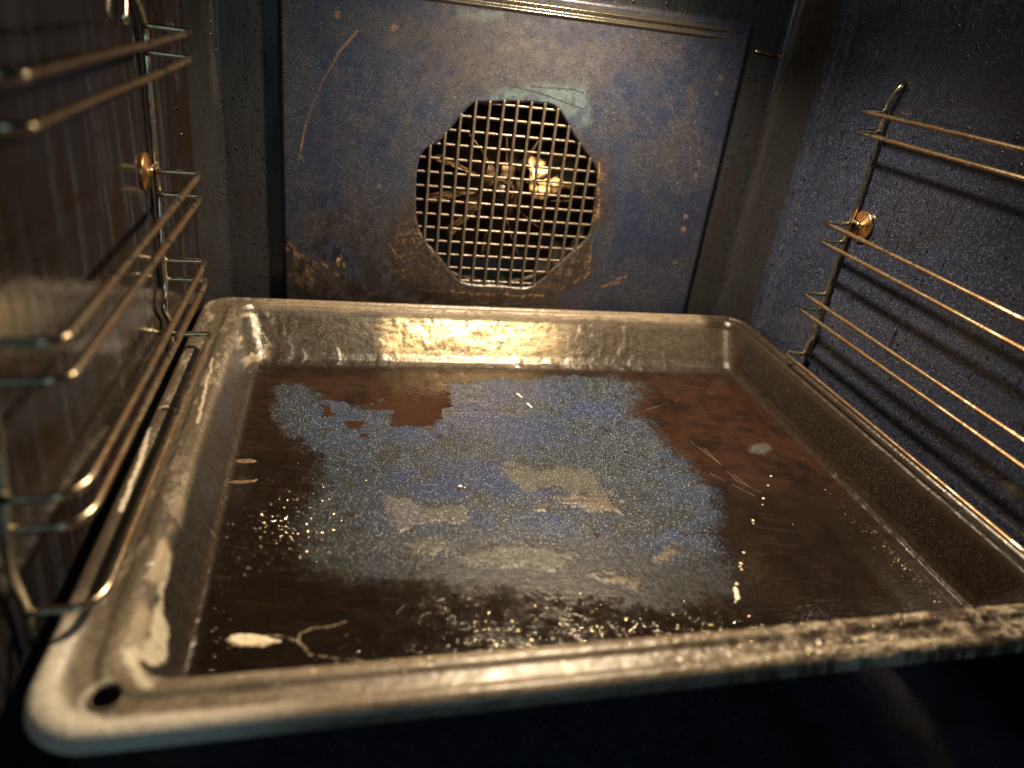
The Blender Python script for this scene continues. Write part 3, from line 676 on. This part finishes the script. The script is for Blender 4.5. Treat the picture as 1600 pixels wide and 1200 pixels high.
    hr = np.hypot(x + .1742, y + .0655); c = mixc(c, (.80, .74, .62), sm(.0085, .0060, hr) * sm(-.172, -.177, x) * .9)
    for L, w, k in (([(-.1965, .0950), (-.1945, .0666), (-.1935, .0488), (-.1935, .0282)], .0013, .9), ([(-.1690, -.0200), (-.1676, -.0330), (-.1690, -.0388), (-.1712, -.0457), (-.1706, -.0512), (-.1672, -.0567), (-.1632, -.0622)], .0023, 1),
                    ([(-.1715, .0068), (-.1700, -.0134), (-.1685, -.0283)], .0008, .7), ([(-.1800, .1757), (-.1780, .1432), (-.1760, .1015)], .0009, .5)):
        ds, t = seg_dist(x + .0025 * (n2 - .5), y + .002 * (n1 - .5), L); c = mixc(c, (.70, .63, .50), sm(w, w * .5, ds) * sm(.22, .40, n3 * .5 + n2 * .5) * k)
    dn = np.hypot((x + .1925) / 1.4, y - .1142); c = mixc(c, (.50, .42, .30), sm(.0042, .0030, dn) * .7 * (y > .1142)); c = mixc(c, (.006, .005, .004), sm(.0026, .0020, dn) * .95)
    inner = sm(.0035, .001, np.abs(d - .0225)) * lft * sm(.05, .0, y) ; c = mixc(c, (.46, .38, .28), inner * sm(.4, .5, fbm(x, y, 60, 209, 3)) * .85)
    met = back * wall * cl * sm(.75, .55, hsx) * (1 - foot) * .85  # metallic over the same patch, to carry the painted highlight
    return c, np.clip(fl, 0, 1), np.clip(rough + .1 * met, .14, 1), np.clip(grain, 0, 1), 0 * x, met
def tray_ring(name, dl):
    G = rings(dl); n, m, _ = G.shape
    D = np.tile(np.array(dl)[None, :], (n, 1)).ravel(); X, Y = warp(G[..., 0].ravel(), G[..., 1].ravel()); Z = ZR + prof_z(D)
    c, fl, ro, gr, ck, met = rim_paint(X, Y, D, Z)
    fc, ffl, fro, fgr, fck, _ = floor_paint(X, Y); k = sm(.036, .042, D); dull = DULL * k
    c = c * (1 - k[:, None]) + fc * k[:, None]; fl = fl * (1 - k) + ffl * k; ro = ro * (1 - k) + fro * k; gr = gr * (1 - k) + fgr * k; ck = fck * k
    # encrusted grease: real lumps, thickest on the front right of the rim and on the left inner edge
    lump = fbm(X, Y, 260, 301, 4); thick = .00018 + .0016 * sm(-.03, -.05, Y) * sm(-.03, .12, X) + .0004 * sm(-.15, -.17, X) * sm(.0, .15, .2 - Y)
    lump = lump * .6 + .4 * fbm(X, Y, 700, 303, 3); Z = Z + thick * (lump - .45) * 1.8 * sm(.0, .003, D) + .0006 * sm(.5, .7, fbm(X, Y, 90, 302, 3)) * sm(.018, .026, D) * sm(.044, .036, D)
    V = np.stack([X, Y, Z], 1); f = grid_faces(n, m, True)
    if dl[0] == 0:                                    # punched hanging hole in the front left corner
        ctr = (X[f].mean(1), Y[f].mean(1)); keep = np.hypot((ctr[0] + .1742), (ctr[1] + .0655)) > .0048; f = f[keep]
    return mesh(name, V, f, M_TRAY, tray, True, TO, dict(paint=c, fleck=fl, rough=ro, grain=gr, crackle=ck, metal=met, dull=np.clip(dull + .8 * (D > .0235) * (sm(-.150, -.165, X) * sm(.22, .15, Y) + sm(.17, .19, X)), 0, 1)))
def lin(a, b, n): return list(np.linspace(a, b, n, endpoint=False))
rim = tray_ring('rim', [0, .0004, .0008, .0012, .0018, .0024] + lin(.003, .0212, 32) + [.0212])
tray_ring('side_wall', lin(.0212, .0240, 7) + lin(.0240, .0330, 30) + lin(.0330, .0375, 9) + [.0375, .040, .043])
# thickness of the rim: returned hem under the outer edge
G = contour(0, 0); X, Y = warp(G[:, 0], G[:, 1]); n = len(X); V = []
Gi = contour(.0016, 0); Xi, Yi = warp(Gi[:, 0], Gi[:, 1])
lum = .0006 * (fbm(X, Y, 220, 311, 3) - .5)
V = np.stack([np.stack([X, Y, ZR - .0052 + 0 * X + lum], 1), np.stack([X * .5 + Xi * .5, Y * .5 + Yi * .5, ZR - .0064 + 0 * X + lum], 1), np.stack([Xi, Yi, ZR - .0057 + 0 * X], 1), np.stack([Xi, Yi, ZR - .0020 + 0 * X], 1)], 1).reshape(-1, 3)
hem = mesh('hem', V, grid_faces(n, 4, True), M_HEM, tray, True, TO)
# rolled lip of the hanging hole
hp = [Vector((-.1742 + 0.0049 * math.cos(a), -.0655 + .0049 * math.sin(a), ZR - .0006)) for a in np.linspace(0, 2 * math.pi, 33)]
tube('hole_lip', hp, .0006, M_TANC, tray, TO, 8, .08, .002)
# base sheet
nx, ny = 860, 640
U, Vv = np.meshgrid(np.linspace(-TWX / 2 + .041, TWX / 2 - .041 + .015, nx), np.linspace(-TWY / 2 + .041, TWY / 2 - .041 - .003, ny), indexing='ij')
X, Y = warp(U.ravel(), Vv.ravel())
c, fl, ro, gr, ck, m2 = floor_paint(X, Y)
carb = (1 - m2) * (.00012 * (fbm(X, Y, 70, 401, 4) - .4) + .00012 * (fbm(X, Y * 2.2, 420, 402, 3) - .5)) + .00014 * (1 - m2)
carb += FLK * .00040 * (.6 + .8 * fbm(X, Y, 260, 405, 3))
wave = .0007 * (fbm(X, Y, 9, 403, 2) - .5)
ED = np.minimum(np.minimum(U.ravel() + TWX / 2 - .041, TWX / 2 - .026 - U.ravel()), np.minimum(Vv.ravel() + TWY / 2 - .041, TWY / 2 - .044 - Vv.ravel()))
Z = ZF + carb + wave * sm(0, .03, ED)
u_, v_ = U.ravel(), Vv.ravel(); rr_ = np.where(v_ > 0, .0085, .0155)
qx = np.maximum(np.maximum(-TWX / 2 + .041 + rr_ - u_, u_ - (TWX / 2 - .026 - rr_)), 0); qy = np.maximum(np.maximum(-TWY / 2 + .041 + rr_ - v_, v_ - (TWY / 2 - .044 - rr_)), 0)
f = grid_faces(nx, ny); f = f[(np.hypot(qx, qy)[f] < rr_[f] + .0002).all(1)]
mesh('base', np.stack([X, Y, Z], 1), f, M_TRAY, tray, True, TO, dict(paint=c, fleck=fl, rough=ro, grain=gr, crackle=ck, dull=DULL))['label'] = 'burnt brown tray floor worn through to blue speckled enamel in the middle'

# ---- residue on the tray
def blob_strip(name, L, w0, w1, h, mat, zb=ZF, wob=.35):
    P = resample([Vector((a, b, zb)) for a, b in mm(L)], .0008); n = len(P); V = []; sd = random.random() * 90
    for i, p in enumerate(P):
        t = (P[min(i + 1, n - 1)] - P[max(0, i - 1)]).normalized(); u = Vector((-t.y, t.x, 0)); q = i / max(1, n - 1)
        w = (w0 * (1 - q) + w1 * q) * (1 + wob * math.sin(i * .9 + sd) * .6 + wob * math.sin(i * .37 + sd)) * math.sqrt(min(1, 8 * q + .05, 8 * (1 - q) + .05))
        p = p + u * w * .5 * math.sin(i * .23 + sd)
        for j in range(9):
            a = math.pi * j / 8; V.append(p + u * math.cos(a) * w + Vector((0, 0, h * math.sin(a) * min(1, w / w0 + .3) + .0001)))
    return mesh(name, V, grid_faces(n, 9), mat, tray, True, TO)
def blob_patch(name, poly, h, mat, step=.0003, edge=.0012):
    xs_ = np.arange(min(p[0] for p in poly) - .002, max(p[0] for p in poly) + .002, step); ys_ = np.arange(min(p[1] for p in poly) - .002, max(p[1] for p in poly) + .002, step)
    gx, gy = np.meshgrid(xs_, ys_, indexing='ij'); x, y = gx.ravel(), gy.ravel()
    sd = poly_sd(x + .0012 * (fbm(x, y, 500, 61, 3) - .5), y + .0016 * (fbm(x, y, 700, 62, 3) - .5), poly)
    k = sm(.0002, -edge, sd); z = ZF + .0002 + h * k * (.65 + .7 * (fbm(x, y, 600, 63, 3) - .3)) - .0004 * (k < .02)
    f = grid_faces(len(xs_), len(ys_)); f = f[(sd[f] < .0004).any(1)]
    return mesh(name, np.stack([x, y, z], 1), f, mat, tray, True, TO)
blob_patch('cleaner_residue', [(-.1488, -.0122), (-.1465, -.0100), (-.1415, -.0096), (-.1370, -.0105), (-.1330, -.0118), (-.1290, -.0131), (-.1262, -.0148), (-.1300, -.0160), (-.1350, -.0170), (-.1400, -.0168), (-.1450, -.0158)], .0010, M_FOAM)
blob_patch('grease_scrap', [(-.1685, .0960), (-.1640, .0985), (-.1560, .0990), (-.1480, .0998), (-.1500, .0972), (-.1600, .0958), (-.1660, .0945)], .0004, M_SCRAP)
blob_patch('grease_scrap', [(-.1640, .1190), (-.1560, .1198), (-.1500, .1180), (-.1530, .1155), (-.1620, .1160)], .0003, M_SCRAP)
for L in SLIVERS: blob_strip('white_sliver', L, .0006, .0005, .0005, M_CRUMB)
def chip(name, x, y, z, s, mat, org=TO, par=None):
    bm = bmesh.new(); bmesh.ops.create_icosphere(bm, subdivisions=1, radius=1)
    for v in bm.verts:
        v.co = Vector((v.co.x * s * random.uniform(.6, 1.2), v.co.y * s * random.uniform(.6, 1.2), v.co.z * s * random.uniform(.4, .8)))
        v.co += Vector((x, y, z))
    V = [tuple(v.co) for v in bm.verts]; F = [tuple(v.index for v in f.verts) for f in bm.faces]; bm.free()
    return mesh(name, V, F, mat, par or tray, True, org)
CR = mm(CRACK)
for (i, s, big) in ((0, .0009, 1), (.35, .0007, 0), (.8, .0010, 1), (1.0, .0006, 0), (2.0, .0010, 1), (2.1, .0006, 0), (3.2, .0009, 1), (3.9, .0013, 1), (4.05, .0010, 1), (4.2, .0008, 0), (4.9, .0013, 1), (5.1, .0012, 1), (5.6, .0008, 1), (5.9, .0007, 0)):
    k = min(int(i), 5); t = i - k; x = CR[k][0] * (1 - t) + CR[k + 1][0] * t; y = CR[k][1] * (1 - t) + CR[k + 1][1] * t
    chip('crumb', x + random.uniform(-.0008, .0008), y, ZF + .0005, s * 1.15, M_CRUMB)
blob_strip('crumb_trail', CRACK[5:], .0009, .0007, .0009, M_CRUMB, wob=.8)
chip('crumb', -.0405, .0905, ZF + .0005, .0014, M_CRUMB); chip('crumb', -.038, .0895, ZF + .0004, .0008, M_CRUMB)
# thousands of tiny grease droplets, too many to count
def droplets(name, spots, mat):
    V = []; F = []
    for (x, y, z, s) in spots:
        b = len(V); V.append((x, y, z + s * .34))
        for (rr, hh, k) in ((.6, .20, 6), (1, -.05, 6)):
            for j in range(6):
                a = math.pi / 3 * j; V.append((x + s * rr * math.cos(a), y + s * rr * math.sin(a), z + s * hh))
        for j in range(6):
            j2 = (j + 1) % 6; F.append((b, b + 1 + j, b + 1 + j2, b)[:3]); F.append((b + 1 + j, b + 7 + j, b + 7 + j2, b + 1 + j2))
    o = mesh(name, V, F, mat, tray, True, TO); o['kind'] = 'stuff'; return o
sp = []
def scatter(n, cx, cy, rx, ry, s0, s1, z=ZF + .0001, rot=0):
    for _ in range(n):
        a, b = random.gauss(0, .5), random.gauss(0, .5)
        x = cx + a * rx * math.cos(rot) - b * ry * math.sin(rot); y = cy + a * rx * math.sin(rot) + b * ry * math.cos(rot)
        sp.append((x, y, z, random.uniform(s0, s1)))
scatter(330, -.135, .045, .035, .055, .0003, .0008)
scatter(420, -.08, -.012, .09, .025, .0003, .0008)
scatter(480, .02, -.024, .09, .016, .0003, .0009)
scatter(90, .03, .03, .15, .06, .0002, .0004)
scatter(420, .190, .010, .007, .045, .0003, .0009)
scatter(60, .19, .08, .010, .05, .0002, .0006)
scatter(60, .0, .20, .2, .03, .0002, .0004)
sp = [q for q in sp if -.158 < q[0] < .1925 and -.040 < q[1] < .236]
droplets('grease_droplets', sp[::2] + sp[1::4], M_DROP); droplets('glinting_droplets', [(x, y, z, s * .75) for x, y, z, s in sp[3::4]], M_GLINT)
sp = []
for _ in range(420):                                  # on the sloping back wall and the rim
    x = random.uniform(-.15, .195) if random.random() < .4 else random.gauss(.12, .04); x = min(.19, x); q = random.random()
    d = .0245 + .0085 * q; X1, Y1 = warp(x - .011, TWY / 2 - d + float(np.interp(d, *BACK))); sp.append((X1, Y1, ZR + float(prof_z(d)) + .0001, random.uniform(.0002, .00055)))
for _ in range(190):
    x = random.uniform(-.15, .2); d = random.uniform(.004, .021); X1, Y1 = warp(x, -TWY / 2 + d); sp.append((X1, Y1, ZR + float(prof_z(d)) + .0002, random.uniform(.0002, .0006)))
droplets('rim_droplets', [(x, y, z, s * .8) for x, y, z, s in sp], M_GLINT)
